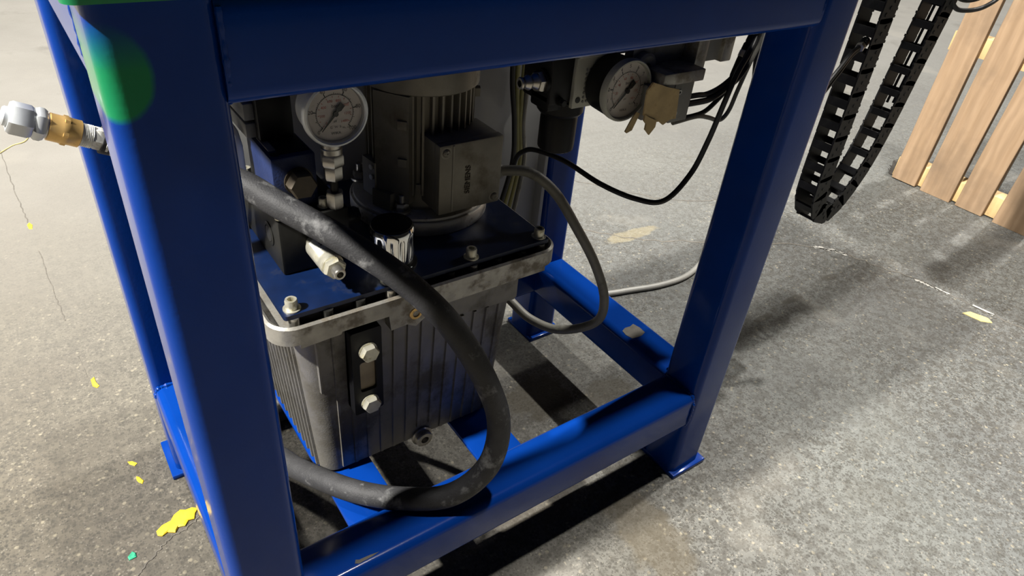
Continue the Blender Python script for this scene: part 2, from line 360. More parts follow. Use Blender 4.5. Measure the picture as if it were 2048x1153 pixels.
crack([(18, 14), (21, 10.5), (26, 8.6)], 0.05, jit=0.08)

# ------------------------------------------------------------------ blue steel table
W, D, ZT, ZR, ZB, TOP, RAD = 10.89, 6.97, 10.67, 2.69, 1.73, 11.65, 0.17
table = thing('steel_table', 'blue welded square-tube table frame with green top around the pump', 'table', (0, 0, 0))
def sqtube(axis, a, b, c0, c1, d0, d1):
    mb = MB(); pr = rrect(c0, c1, d0, d1, RAD, 7)
    def p3(q, t): return {'x': (t, q[0], q[1]), 'y': (q[0], t, q[1]), 'z': (q[0], q[1], t)}[axis]
    return mb.loft([[p3(q, a) for q in pr], [p3(q, b) for q in pr]])
for x in (0, W - 1):
    for y in (0, D - 1):
        lg = obj('leg', sqtube('z', 0.13, TOP, x, x + 1, y, y + 1), 'blue_green' if x == 0 and y == 0 else 'blue', table, 'blue leg with a patch of green overspray' if x == 0 and y == 0 else None)
        obj('foot_plate', MB().box(x - (0.13 if x == 0 else 0.0), x + (1.0 if x == 0 else 1.13), y - 0.10, y + 1.10, 0, 0.13, 0.025), 'blue', lg)
E_ = 0.03
for z0, z1, nm in ((ZT, TOP, 'top_rail'), (ZB, ZR, 'bottom_rail')):
    obj(nm, sqtube('x', 1 - E_, W - 1 + E_, 0.012, 0.985, z0, z1), 'blue', table)
    obj(nm, sqtube('x', 1 - E_, W - 1 + E_, D - 0.985, D - 0.012, z0, z1), 'blue', table)
    obj(nm, sqtube('y', 1 - E_, D - 1 + E_, 0.012, 0.985, z0, z1), 'blue', table)
    obj(nm, sqtube('y', 1 - E_, D - 1 + E_, W - 0.985, W - 0.012, z0, z1), 'blue', table)
for x0 in (2.18, 5.03):
    obj('cross_bar', MB().box(x0, x0 + 1.0, 0.95, D - 0.95, 2.10, 2.20, 0.02), 'blue', table)
tt = obj('tabletop', MB().prism(rrect(-0.12, W + 0.12, -0.12, D + 0.12, 0.12, 5), 'z', TOP, TOP + 0.32), 'green_paint', table, 'green painted steel top plate')
obj('underside_sheet', MB().box(.98, W - .98, .98, D - .98, TOP - .08, TOP, .0), 'blue', table)  # added sheet, keeps the green top from reflecting in the fittings
def weld(pts, r=0.05):
    ph = random.random() * 6
    obj('weld_bead', MB().tube(pts, r, 8, 10, lambda t: 0.85 + 0.16 * math.sin(t * 60 + ph) + 0.14 * math.sin(t * 23 + ph)), 'blue', table)
wx = W - 1
weld([(wx, 0.03, ZR - .2), (wx, 0.10, ZR - .02), (wx, 0.3, ZR), (wx, 0.9, ZR)])
weld([(wx, 0.0, ZR - .2), (wx, -0.01, (ZR + ZB) / 2), (wx, 0.02, ZB + .12), (wx, .1, ZB)], .035)
weld([(wx + .15, 1, ZR), (W - .5, 1, ZR), (W - .12, 1, ZR - .02), (W - .02, 1, ZR - .2)])
weld([(.02, D - 1, ZR - .25), (.08, D - 1, ZR - .04), (.25, D - 1, ZR), (.9, D - 1, ZR)], .06)
weld([(1, 0.03, TOP - .1), (1, .025, 11.1), (1, .05, ZT + .15), (1, .14, ZT + .01)], .032)
weld([(wx, 0.02, TOP - .1), (wx, .015, 11.1), (wx, .04, ZT + .15), (wx, .13, ZT)], .022)
weld([(0.03, 1, TOP - .1), (.025, 1, 11.1), (.05, 1, ZT + .15), (.14, 1, ZT + .01)], .03)
weld([(0.02, 1, ZR - .25), (.08, 1, ZR - .04), (.25, 1, ZR), (.9, 1, ZR)], .05)
mat('bare_steel', (0.11, 0.10, 0.085), 0.65, 0.2, 0.25, 60, bmp=0.3)
obj('worn_patch', MB().prism([(10.06, 2.62), (10.20, 2.68), (10.36, 2.66), (10.50, 2.70), (10.55, 2.5), (10.53, 2.30), (10.36, 2.24), (10.20, 2.25), (10.08, 2.27), (10.03, 2.45)], 'z', ZR - .01, ZR + .004), 'bare_steel', table, 'bare patch worn through the blue paint')
obj('worn_patch', MB().prism([(1.84, .19), (1.88, .25), (1.93, .22), (2.10, .21), (2.28, .185), (2.16, .165), (1.90, .155)], 'z', ZR - .01, ZR + .004), 'bare_steel', table, 'bare patch worn through the blue paint')
# arm over the right end that the drag chain hangs from
arm = obj('chain_arm', sqtube('x', W - .2, 19.4, 1.65, 2.65, TOP + .33, TOP + 1.33), 'blue', table)

# grey panel behind the pump
pn = thing('back_panel', 'grey sheet metal panel hanging behind the pump motor', 'panel', (5.4, 6.35, 3.6))
obj('sheet', MB().box(1.02, 9.85, 6.30, 6.40, 3.6, 10.66, 0.02), 'panel_grey', pn)
obj('edge_fold', MB().box(9.75, 9.86, 6.02, 6.40, 3.6, 10.66, 0.02), 'panel_grey', pn)

# ------------------------------------------------------------------ oil tank
tank = thing('oil_tank', 'ribbed cast aluminium hydraulic oil tank with blue cover plate', 'tank', (4.2, 4.2, 2.2))
TB, TT_ = (2.23, 6.10, 2.47, 5.75), (1.98, 6.35, 2.27, 5.95)
def tring(t, z, ins=0.0, r=0.33):
    a = [TB[i] * (1 - t) + TT_[i] * t for i in range(4)]
    return [(x, y, z) for x, y in rrect(a[0] + ins, a[1] - ins, a[2] + ins, a[3] - ins, r, 7)]
body = obj('tank_body', MB().loft([tring(0, 2.2, .1, .26), tring(0, 2.28), tring(1, 6.1)]), 'cast_alu', tank)
def fy(z): return TB[2] + (TT_[2] - TB[2]) * (z - 2.28) / 3.82
def fx(z): return TB[0] + (TT_[0] - TB[0]) * (z - 2.28) / 3.82
def frib(x, z0, z1, wd=.045, h=.04):
    k = (x - 4.165) / 1.93; sh = lambda z: x + k * .12 * (z - 2.28) / 3.82
    mb = MB()
    ring = lambda z: [(sh(z) - wd, fy(z) + .02, z), (sh(z) + wd, fy(z) + .02, z), (sh(z) + wd * .6, fy(z) - h, z), (sh(z) - wd * .6, fy(z) - h, z)]
    mb.loft([ring(z0), ring(z1)]); obj('rib', mb, 'cast_alu', body)
for i in range(13):
    x = 2.62 + i * .268
    if x < 2.64: frib(x, 2.34, 5.8, .035); continue
    top = 3.85 if x < 3.45 else (5.6 if x < 4.5 else 5.25)
    if abs(x - 4.3) < .28: frib(x, 2.6, top)
    else: frib(x, 2.32, top)
frib(2.36, 4.55, 5.8, .025)
for i in range(12):
    y = 2.78 + i * .24; mb = MB()
    ring = lambda z: [(fx(z) + .02, y - .05, z), (fx(z) - .045, y - .03, z), (fx(z) - .045, y + .03, z), (fx(z) + .02, y + .05, z)]
    mb.loft([ring(2.32), ring(5.8)]); obj('rib', mb, 'cast_alu', body)
# rim tray: wall with a stepped lower edge
X0, X1, Y0, Y1 = 1.55, 7.12, 2.06, 6.22
rim = MB()
o_, i_ = rrect(X0, X1, Y0, Y1, .42, 8), rrect(X0 + .09, X1 - .09, Y0 + .09, Y1 - .09, .35, 8)
rim.loft([[(x, y, 5.98) for x, y in i_], [(x, y, 5.98) for x, y in o_], [(x, y, 6.29) for x, y in o_], [(x, y, 6.32) for x, y in [((a[0] + b_[0]) / 2, (a[1] + b_[1]) / 2) for a, b_ in zip(o_, i_)]], [(x, y, 6.29) for x, y in i_], [(x, y, 6.12) for x, y in i_]], cap=False)
rim.prism(rrect(X0 + .05, X1 - .05, Y0 + .05, Y1 - .05, .38, 8), 'z', 5.99, 6.14)
rimo = obj('rim', rim, 'alu_edge', tank)
obj('rim_skirt', MB().prism([(1.95, 6.02), (1.95, 5.90), (2.62, 5.93), (2.66, 6.02)], 'y', Y0 + .005, Y0 + .30), 'alu_edge', tank)
obj('rim_skirt', MB().prism([(3.46, 6.02), (3.50, 5.66), (3.80, 5.68), (3.97, 5.58), (4.14, 5.70), (4.32, 5.72), (4.40, 5.86), (6.75, 5.88), (6.75, 6.02)], 'y', Y0 + .005, Y0 + .30), 'alu_edge', tank)
obj('name_pad', MB().prism([(4.46, 5.90), (4.46, 5.42), (6.18, 5.30), (6.24, 5.36), (6.24, 5.90)], 'y', 2.20, 2.45), 'cast_alu', tank)
sk = obj('socket_plug', MB().lathe((3.97, Y0 + .03, 5.86), (0, -1, 0), [(.125, 0), (.125, .03), (.11, .045), (.07, .045), (.06, -.02)], 20), 'brass', tank)
cover = obj('cover_plate', MB().prism(rrect(1.80, 6.93, 2.24, 6.10, .06, 4), 'z', 6.37, 6.45), 'plate_blue', tank, 'dark blue cover plate')
obj('gasket', MB().prism(rrect(1.95, 6.78, 2.36, 5.98, .1, 4), 'z', 6.13, 6.37), 'black_plastic', tank)
def capscrew(mb, p, ax, r=.10, h=.17):
    return mb.lathe(p, ax, [(r * .96, 0), (r, .02), (r, h - .03), (r * .9, h), (r * .55, h), (r * .5, h - .10)], 18)
for x, y in ((1.98, 2.40), (3.62, 2.38), (5.25, 2.38), (6.78, 2.40), (6.78, 5.9), (1.98, 5.9)):
    ob = obj('cap_screw', capscrew(MB().cyl((x, y, 6.45), (x, y, 6.475), .14, seg=20), (x, y, 6.47), (0, 0, 1)), 'zinc', tank)
    obj('standoff', MB().cyl((x - .02, y - .10, 6.12), (x - .02, y - .10, 6.37), .09, seg=16), 'steel', tank)
for x in (2.5, 3.05, 4.2, 4.75, 5.75, 6.3): obj('standoff', MB().cyl((x, 2.27, 6.12), (x, 2.27, 6.36), .09, seg=14), 'black_block', tank)
# sight glass
sg = obj('sight_gauge', MB(), 'black_plastic', tank) if False else None
mb = MB(); q = rrect(2.76, 3.31, 4.0, 5.86, .04, 3); h = rrect(2.89, 3.19, 4.50, 5.18, .05, 3)
yo, yi = 2.05, 2.34
mb.loft([[(x, yi, z) for x, z in q], [(x, yo, z) for x, z in q], [(x, yo, z) for x, z in h], [(x, yo + .16, z) for x, z in h]], cap=False)
mb.prism(q, 'y', yi - .1, yi)
sg = obj('sight_gauge', mb, 'black_plastic', tank, 'black oil level gauge')
obj('pane', MB().prism(rrect(2.892, 3.188, 4.502, 5.178, .05, 3), 'y', yo + .06, yo + .15), 'oil_pane', sg)
for z in (5.42, 4.22):
    obj('hex_bolt', MB().cyl((3.045, yo, z), (3.045, yo - .02, z), .17, seg=20).hexa((3.045, yo - .02, z), (3.045, yo - .15, z), .17, ph=.3), 'zinc', sg)
obj('drain_plug', MB().lathe((4.32, 2.47, 2.27), (0, -1, 0), [(.23, 0), (.23, .05), (.185, .06), (.185, .16), (.165, .18), (.085, .18), (.075, .06)], 28), 'steel', tank)

# ------------------------------------------------------------------ electric motor
MC = (5.40, 4.60)
motor = thing('electric_motor', 'grey finned electric motor standing upright on the tank cover', 'motor', (MC[0], MC[1], 6.45))
obj('mounting_ring', MB().lathe((*MC, 6.45), (0, 0, 1), [(1.33, 0), (1.35, .03), (1.35, .24), (1.33, .27)], 72), 'flange_steel', motor)
obj('flange_disc', MB().lathe((*MC, 6.72), (0, 0, 1), [(1.27, 0), (1.29, .02), (1.28, .06), (1.26, .07), (.8, .075)], 64), 'flange_steel', motor)
obj('end_shield', MB().lathe((*MC, 6.79), (0, 0, 1), [(.94, 0), (.94, .12), (.90, .5)], 48), 'motor_alu', motor)
hs = obj('housing', MB().lathe((*MC, 6.95), (0, 0, 1), [(.80, 0), (.86, .05), (.86, 2.15), (.80, 2.2)], 48), 'motor_alu', motor)
def radial(mb, ang, r0, r1, hw, z0, z1, taper=.6):
    a = math.radians(ang); d = Vector((math.cos(a), math.sin(a), 0)); n = Vector((-d.y, d.x, 0)); c = Vector((*MC, 0))
    P = lambda r, w_, z: c + d * r + n * w_ + Vector((0, 0, z))
    return mb.loft([[P(r0, -hw, z), P(r1, -hw * taper, z), P(r1, hw * taper, z), P(r0, hw, z)] for z in (z0, z1)])
for k in range(36):
    ang = k * 10 + 5
    if 200 < ang < 225: continue
    obj('fin', radial(MB(), ang, .82, 1.01, .032, 7.12, 9.05), 'motor_alu', hs)
# flat side panel with cast bosses on the left, feet pads
pad = obj('side_pad', radial(MB(), 214, .80, 1.06, .36, 6.98, 9.0, .95), 'motor_alu', motor)
for z in (7.72, 8.42): obj('boss', radial(MB(), 226, 1.0, 1.13, .10, z, z + .15, .8), 'motor_alu', motor)
for z in (7.72, 8.42): obj('boss', radial(MB(), 330, .9, 1.1, .10, z + .3, z + .45, .8), 'motor_alu', motor)
ft = obj('foot_lug', radial(MB(), 186, .85, 1.12, .22, 6.95, 7.65, .95), 'motor_alu', motor)
obj('foot_lug', radial(MB(), 205, .85, 1.16, .26, 6.82, 7.15, .8), 'motor_alu', motor)
for z in (7.35, 7.55):
    a = math.radians(192); obj('lug_bolt', MB().cyl((MC[0] + 1.05 * math.cos(a), MC[1] + 1.05 * math.sin(a), z), (MC[0] + 1.16 * math.cos(a), MC[1] + 1.16 * math.sin(a), z), .05, seg=12), 'zinc', motor)
obj('fan_cover', MB().lathe((*MC, 9.0), (0, 0, 1), [(1.04, 0), (1.08, .03), (1.09, .9), (1.02, 1.05), (.6, 1.1)], 64), 'motor_alu', motor)
bx0, bx1, by0, by1, bz0, bz1 = 5.0, 6.30, 3.13, 4.05, 6.98, 8.30
tb = obj('terminal_box', MB().box(bx0, bx1, by0 + .20, by1, bz0, bz1, .03), 'motor_alu', motor)
obj('box_lid', MB().box(bx0 - .01, bx1 + .01, by0, by0 + .20, bz0 - .01, bz1 + .01, .035), 'motor_alu', tb)
obj('box_lid_ridge', MB().box(bx0 + .25, bx0 + .28, by0 - .012, by0 + .02, bz0 + .02, bz1 - .02), 'motor_alu', tb)
for x, z in ((bx0 + .12, bz1 - .13), (bx1 - .12, bz0 + .13)):
    sc = MB().lathe((x, by0 + .01, z), (0, -1, 0), [(.11, 0), (.11, .012), (.075, .014), (.07, .035), (.05, .05)], 18)
    sc.box(x - .045, x + .045, by0 - .046, by0 - .03, z - .010, z + .010).box(x - .010, x + .010, by0 - .046, by0 - .03, z - .045, z + .045)
    obj('lid_screw', sc, 'motor_alu', tb)
obj('lettering', MB().text('SIEMENS', .15, (bx0 + .58, by0 - .004, (bz0 + bz1) / 2 - .06), (0, 0, 1), (-1, 0, 0), .012), 'bronze', tb)  # embossed letters, their shading put into a darker colour
obj('cable_gland', MB().cyl((bx1, 3.45, 7.42), (bx1 + .07, 3.45, 7.42), .17, seg=24).lathe((bx1 + .07, 3.45, 7.42), (1, 0, 0), [(.15, 0), (.16, .02), (.15, .14), (.11, .2)], 12), 'cable_grey', motor)
for dx, dy in ((-.765, -.735), (.9, -.75), (-.9, .8)):
    x, y = MC[0] + dx, MC[1] + dy
    st = MB().cyl((x, y, 6.80), (x, y, 6.84), .17, seg=24).hexa((x, y, 6.84), (x, y, 6.98), .135, ph=.4).cyl((x, y, 6.98), (x, y, 7.14), .065, seg=16, bev=.01)
    obj('flange_nut', st, 'steel', motor)

# ------------------------------------------------------------------ valve stack
man = thing('valve_manifold', 'black steel manifold block bolted on the blue cover plate', 'manifold', (2.75, 4.2, 6.45))
mx0, mx1, my0, my1, mz1 = 2.18, 3.38, 3.30, 5.2, 7.47
blk = obj('block', MB().box(mx0, mx1, my0, my1, 6.45, mz1, .05), 'black_block', man)
obj('port_ring', MB().lathe((mx0 + .005, 3.80, 7.02), (-1, 0, 0), [(.21, 0), (.21, .02), (.18, .03), (.15, .03), (.14, -.15)], 28), 'black_block', man)
obj('port_bore', MB().cyl((mx0 + .0, 3.80, 7.02), (mx0 - .022, 3.80, 7.02), .135, seg=24), 'dial_black', man)
for x, y in ((2.28, 3.42), (3.02, 3.50), (2.28, 5.08), (3.26, 5.08)):
    obj('cap_screw', capscrew(MB().cyl((x, y, mz1), (x, y, mz1 + .02), .10, seg=18), (x, y, mz1 + .02), (0, 0, 1), .08, .14), 'zinc', man)
obj('side_fitting', MB().cyl((mx1, 3.55, 7.15), (mx1 + .14, 3.55, 7.15), .16, seg=20).hexa((mx1 + .14, 3.55, 7.15), (mx1 + .26, 3.55, 7.15), .15), 'black_block', man)
val = thing('solenoid_valve', 'small blue directional valve with black solenoid on the manifold', 'valve', (2.64, 4.2, 7.47))
vx0, vx1, vy0, vy1, vz1 = 2.29, 3.0, 3.62, 4.82, 8.38
obj('body', MB().box(vx0, vx1, vy0, vy1, 7.475, vz1, .03), 'valve_blue', val)
obj('top_plate', MB().box(vx0 + .18, vx1 - .04, vy0 + .13, vy1 - .1, vz1 - .01, vz1 + .02, .008), 'black_block', val)
obj('name_plate', MB().box(vx0 + .07, vx0 + .20, vy0 + .30, vy1 - .32, vz1, vz1 + .018, .004), 'nameplate', val)
for y in (vy0 + .16, vy1 - .18): obj('screw_recess', MB().cyl((vx0 + .12, y, vz1 - .01), (vx0 + .12, y, vz1 + .006), .08, seg=20), 'dial_black', val)
obj('hex_plug', MB().cyl((2.69, vy0, 7.95), (2.69, vy0 - .03, 7.95), .235, seg=28).hexa((2.69, vy0 - .03, 7.95), (2.69, vy0 - .26, 7.95), .235, ph=.2), 'bronze', val, 'tarnished brown hex plug')
coil = obj('solenoid', MB().box(vx0 + .06, vx1 - .08, 4.25, 5.45, vz1 + .02, 9.35, .05), 'black_plastic', val)
obj('coil_clip', MB().box(vx0 - .10, vx0 + .08, 4.40, 5.3, vz1 + .05, vz1 + .30, .03), 'box_grey', val)
obj('coil_clip', MB().box(vx0 - .10, vx0 + .08, 4.40, 5.3, vz1 + .34, vz1 + .62, .03), 'box_grey', val)
# white plug behind the left leg
wp = thing('cable_plug', 'white cable plug and lead hanging left of the blue valve', 'plug', (2.0, 4.7, 7.5))
obj('plug_body', MB().lathe((2.02, 4.75, 7.45), (.02, .0, 1), [(.16, 0), (.17, .1), (.16, .75), (.12, 1.0), (.06, 1.12)], 20), 'plug_white', wp)
obj('plug_cap', MB().lathe((1.98, 4.72, 8.62), (-.3, 0, 1), [(.07, 0), (.13, .04), (.13, .22), (.10, .3)], 20), 'plug_white', wp)
obj('lead', MB().tube([(2.02, 4.75, 7.5), (2.0, 4.9, 7.0), (1.7, 5.3, 6.75), (1.2, 5.6, 6.9)], .075, 12), 'plug_white', wp)

# pressure sensor on the manifold front
sn = thing('pressure_sensor', 'silver cylindrical pressure transmitter screwed into the black manifold front', 'sensor', (2.72, 2.8, 6.8))
sx, sz = 2.72, 6.98
obj('barrel', MB().lathe((sx, my0, sz), (0, -1, 0), [(.12, 0), (.12, .12), (.18, .14), (.19, .17), (.19, .62), (.18, .64), (.18, .68), (.19, .70), (.19, .80), (.17, .82)], 32), 'zinc', sn)
obj('hex', MB().hexa((sx, my0 - .82, sz), (sx, my0 - .96, sz), .185, ph=.5), 'zinc', sn)
obj('nipple', MB().lathe((sx, my0 - .96, sz), (0, -1, 0), [(.10, 0), (.10, .13), (.085, .15), (.055, .15), (.05, .02)], 24), 'steel', sn)
lb = MB()
for k in range(9):
    a0, a1 = [math.radians(40 + 115 * t / 9) for t in (k, k + 1)]
    P = lambda a, y, r=.1925: (sx - r * math.cos(a), y, sz + r * math.sin(a))
    lb.add([P(a0, 3.08), P(a1, 3.08), P(a1, 2.74), P(a0, 2.74)], [(0, 1, 2, 3)])
obj('label_wrap', lb, 'tape_white', sn)
lb = MB()
for i in range(4): lb.box(sx - .05 + .0, sx + .05, 3.04 - i * .06, 3.015 - i * .06, sz + .191, sz + .196)
obj('label_print', lb, 'dial_black', sn)

# breather cap
br = thing('breather_cap', 'chromed fluted filler breather cap on the tank cover', 'cap', (3.94, 2.87, 6.45))
obj('base', MB().lathe((3.94, 2.87, 6.45), (0, 0, 1), [(.43, 0), (.43, .05), (.36, .06), (.34, .14)], 40), 'black_block', br)
flute = lambda a, i: 1.0 - (.075 * max(0, math.cos(a * 12)) if 3 <= i <= 4 else 0)
obj('cap', MB().lathe((3.94, 2.87, 6.56), (0, 0, 1), [(.33, 0), (.36, .01), (.375, .06), (.375, .12), (.375, .46), (.385, .54), (.385, .60), (.36, .65), (.30, .67)], 96, scal=flute), 'chrome', br)
obj('crown', MB().lathe((3.94, 2.87, 7.225), (0, 0, 1), [(.35, 0), (.34, .02), (.2, .028), (.03, .03)], 40), 'black_plastic', br)

# ------------------------------------------------------------------ pressure gauges
def dial(parent, c, r, nums, red, words, yface):
    """print on a dial that faces -y: ticks, figures, words; needle at zero"""
    mk = MB(); rd = MB(); n = 10
    P = lambda a, q: Vector((c[0] + q * math.cos(a), yface, c[1] + q * math.sin(a)))
    def tick(mb, a, r0, r1, w_):
        d = Vector((math.cos(a), 0, math.sin(a))); t = Vector((-d.z, 0, d.x)) * w_
        mb.add([P(a, r0) - t, P(a, r1) - t, P(a, r1) + t, P(a, r0) + t], [(0, 1, 2, 3)])
    for i in range(51):
        a = math.radians(225 - 270 * i / 50); big = i % 10 == 0; mid = i % 5 == 0
        tick(mk, a, r * .66, r * (.80 if big else .74 if mid else .70), r * (.016 if big else .008))
        b_ = math.radians(225 - 270 * (i + 1) / 50)
        if i < 50: mk.add([P(a, r * .655), P(b_, r * .655), P(b_, r * .67), P(a, r * .67)], [(0, 1, 2, 3)])
        if i % 4 == 0: tick(rd, a, r * .56, r * .62, r * .009)
    k = len(nums) - 1
    for i, s_ in enumerate(nums):
        p = P(math.radians(225 - 270 * i / k), r * .87); mk.text(s_, r * .19, p)
    k = len(red) - 1
    for i, s_ in enumerate(red):
        p = P(math.radians(225 - 270 * i / k), r * .46); rd.text(s_, r * .13, p)
    for s_, size, x, z in words: mk.text(s_, size * r, (c[0] + x * r, yface, c[1] + z * r))
    obj('dial_print', mk, 'dial_black', parent); obj('dial_print_red', rd, 'dial_red', parent)
def needle(parent, c, r, y, ang):
    a = math.radians(ang); d = Vector((math.cos(a), 0, math.sin(a))); t = Vector((-d.z, 0, d.x)); cc = Vector((c[0], y, c[1])); mb = MB()
    o1 = [cc + d * r * .78 - t * r * .008, cc + d * r * .78 + t * r * .008, cc + t * r * .045, cc - d * r * .12 + t * r * .05, cc - d * r * .20 + t * r * .10, cc - d * r * .42 + t * r * .10, cc - d * r * .42 - t * r * .10, cc - d * r * .20 - t * r * .10, cc - d * r * .12 - t * r * .05, cc - t * r * .045]
    off = Vector((0, -.012, 0)); n = len(o1)
    mb.add(o1 + [p + off for p in o1], [tuple(range(n)), tuple(range(2 * n - 1, n - 1, -1))] + [(i, (i + 1) % n, (i + 1) % n + n, i + n) for i in range(n)])
    mb.cyl((c[0], y + .01, c[1]), (c[0], y - .03, c[1]), r * .09, seg=20)
    obj('needle', mb, 'dial_black', parent)
g1 = thing('pressure_gauge', 'steel-rimmed pressure gauge standing on hex adapters above the manifold', 'gauge', (3.19, 3.40, 7.47))
gc = (3.20, 9.15); gy = 3.18; gr = .515
obj('case', MB().lathe((gc[0], gy + .42, gc[1]), (0, -1, 0), [(.30, 0), (.46, .03), (.465, .06), (.465, .36), (.50, .38), (.515, .40), (.515, .46), (.50, .49), (.47, .50), (.445, .48), (.44, .42), (.44, .36)], 64), 'bright_zinc', g1)
df = obj('dial_face', MB().cyl((gc[0], gy + .03, gc[1]), (gc[0], gy + .015, gc[1]), .435, seg=56), 'gauge_white', g1)
dial(df, gc, .435, ['0', '20', '40', '60', '80', '100'], ['0', '200', '400', '600', '800', '1000', '1200', '1400'], [('bar', .17, 0, .26), ('psi', .10, 0, -.28), ('G  W  S', .12, 0, -.50), ('KL. 1,6', .09, .38, -.56), ('WIKA', .14, 0, -.72)], gy + .008)
needle(df, gc, .435, gy - .01, 228)
obj('lens', MB().lathe((gc[0], gy - .045, gc[1]), (0, -1, 0), [(.438, 0), (.438, .012)], 48), 'glass', g1)
ax, ay = 3.19, 3.40
ad = MB().cyl((ax, ay, 8.50), (ax, ay, 8.70), .15, seg=20)
obj('gauge_stem', ad, 'steel', g1)
obj('hex_adapter', MB().cyl((ax, ay, 8.42), (ax, ay, 8.54), .165, seg=24, bev=.02).hexa((ax, ay, 8.22), (ax, ay, 8.44), .19, ph=.3), 'steel', g1)
obj('hex_adapter', MB().hexa((ax, ay, 7.98), (ax, ay, 8.24), .155, ph=.3), 'steel', g1)
obj('pipe', MB().cyl((ax, ay, 7.7), (ax, ay, 8.0), .065, seg=16), 'black_block', g1)
obj('hex_adapter', MB().hexa((ax, ay, 7.475), (ax, ay, 7.76), .15, ph=.1), 'steel', g1)

# ------------------------------------------------------------------ compressed air set under the top, right
rg = thing('air_regulator', 'black compressed air regulator with knob hanging below the front rail', 'regulator', (6.75, 2.3, 8.4))
obj('regulator_body', MB().box(6.30, 7.35, 1.98, 2.75, 9.22, 10.2, .06), 'black_plastic', rg)
obj('neck', MB().lathe((6.86, 2.35, 8.95), (0, 0, 1), [(.36, 0), (.40, .05), (.40, .26), (.34, .3)], 28), 'black_plastic', rg)
obj('knob', MB().lathe((6.86, 2.35, 8.28), (0, 0, 1), [(.27, 0), (.315, .03), (.32, .10), (.32, .58), (.30, .68)], 48, scal=lambda a, i: 1 - .03 * (math.cos(a * 24) > 0)), 'black_plastic', rg)
fp = obj('face_plate', MB().box(6.72, 7.42, 1.90, 1.99, 9.16, 9.98, .015), 'face_plastic', rg)
for i in range(7):
    for j in range(10): pass
dots = MB()
for i in range(6):
    for j in range(8): dots.cyl((6.93 + i * .075, 1.90, 9.26 + j * .075), (6.93 + i * .075, 1.885, 9.26 + j * .075), .022, seg=6)
obj('grip_dots', dots, 'box_grey', rg)
obj('plate_hole', MB().cyl((6.82, 1.905, 9.30), (6.82, 1.89, 9.30), .05, seg=14), 'dial_black', rg)
obj('bracket', MB().box(6.72, 7.9, 1.86, 1.96, 9.98, 10.67, .02), 'panel_grey', rg)
bf = obj('inlet_socket', MB().cyl((6.45, 2.2, 9.58), (6.25, 2.2, 9.58), .2, seg=24), 'black_plastic', rg)
obj('hose_barb', MB().lathe((6.42, 2.2, 9.585), (-1, 0, .02), [(.16, 0), (.16, .10), (.135, .11), (.135, .20), (.10, .22), (.13, .28), (.085, .36), (.12, .42), (.08, .50), (.10, .56), (.085, .58), (.055, .58), (.05, .1)], 24), 'steel', rg)
obj('hex_nut', MB().hexa((6.30, 2.2, 9.585), (6.16, 2.2, 9.587), .175), 'steel', rg)
obj('clamp_bolt', MB().cyl((6.5, 1.99, 9.30), (6.5, 1.9, 9.30), .07, seg=12).hexa((6.5, 1.9, 9.30), (6.5, 1.84, 9.30), .06), 'black_block', rg)
obj('clamp_lug', MB().box(6.30, 6.62, 2.0, 2.5, 9.12, 9.4, .05), 'black_plastic', rg)

ag = thing('air_gauge', 'round black air pressure gauge with white dial beside the air regulator', 'gauge', (7.37, 1.6, 9.05))
ac = (7.38, 9.555); ayf = 1.38; ar = .50
obj('case', MB().lathe((ac[0], 1.90, ac[1]), (0, -1, 0), [(.42, 0), (.47, .04), (.49, .40), (.50, .44)], 64), 'black_plastic', ag)
obj('bezel', MB().lathe((ac[0], 1.47, ac[1]), (0, -1, 0), [(.50, 0), (.505, .03), (.505, .10), (.49, .125), (.465, .125), (.455, .09), (.455, .01)], 64), 'face_plastic', ag)
adf = obj('dial_face', MB().cyl((ac[0], 1.43, ac[1]), (ac[0], 1.405, ac[1]), .452, seg=56), 'gauge_white', ag)
dial(adf, ac, .45, ['0', '1', '2', '3', '4', '5', '6', '7', '8', '9', '10'], ['0', '20', '40', '60', '80', '100', '120', '140'], [('bar', .15, 0, .27), ('psi', .11, 0, -.30), ('KL.2.5', .09, .36, -.52), ('WIKA', .13, 0, -.72)], 1.40)
needle(adf, ac, .45, 1.385, 227)
obj('lens', MB().lathe((ac[0], 1.362, ac[1]), (0, -1, 0), [(.46, 0), (.46, .010)], 48), 'glass', ag)
obj('stem', MB().cyl((ac[0], 1.9, ac[1]), (ac[0], 2.0, ac[1]), .12, seg=16), 'brass', ag)

vb = thing('pneumatic_valve', 'grey pneumatic valve block with fittings hung right of the air gauge', 'valve', (8.6, 1.7, 8.9))
obj('mount_plate', MB().box(7.75, 9.0, 1.75, 1.95, 9.62, 10.67, .02), 'box_grey', vb)
obj('mount_rib', MB().box(8.95, 9.22, 1.45, 1.95, 9.66, 10.67, .02), 'alu_edge', vb)
obj('coil_block', MB().box(9.22, 9.95, 1.6, 2.4, 9.74, 10.67, .03), 'box_grey', vb)
obj('coil_end', MB().box(9.72, 9.99, 1.52, 2.3, 9.72, 10.67, .03), 'alu_edge', vb)
obj('cylinder_nose', MB().lathe((7.98, 1.75, 9.80), (0, -1, 0), [(.22, 0), (.22, .12), (.18, .15), (.07, .15), (.06, .1)], 24), 'box_grey', vb)
obj('nose_bore', MB().cyl((7.98, 1.63, 9.80), (7.98, 1.598, 9.80), .06, seg=16), 'dial_black', vb)
obj('shelf_block', MB().box(7.98, 8.95, 1.18, 1.75, 9.60, 9.80, .02), 'alu_edge', vb)
obj('port_plate', MB().box(8.40, 8.86, 1.28, 1.75, 8.88, 9.62, .02), 'box_grey', vb)
obj('body_block', MB().box(7.75, 8.45, 1.30, 1.75, 9.02, 9.62, .03), 'box_grey', vb)
for z in (9.42, 9.05): obj('plate_screw', MB().lathe((8.52, 1.28, z), (0, -1, 0), [(.045, 0), (.045, .02), (.02, .02), (.02, .0)], 12), 'steel', vb)
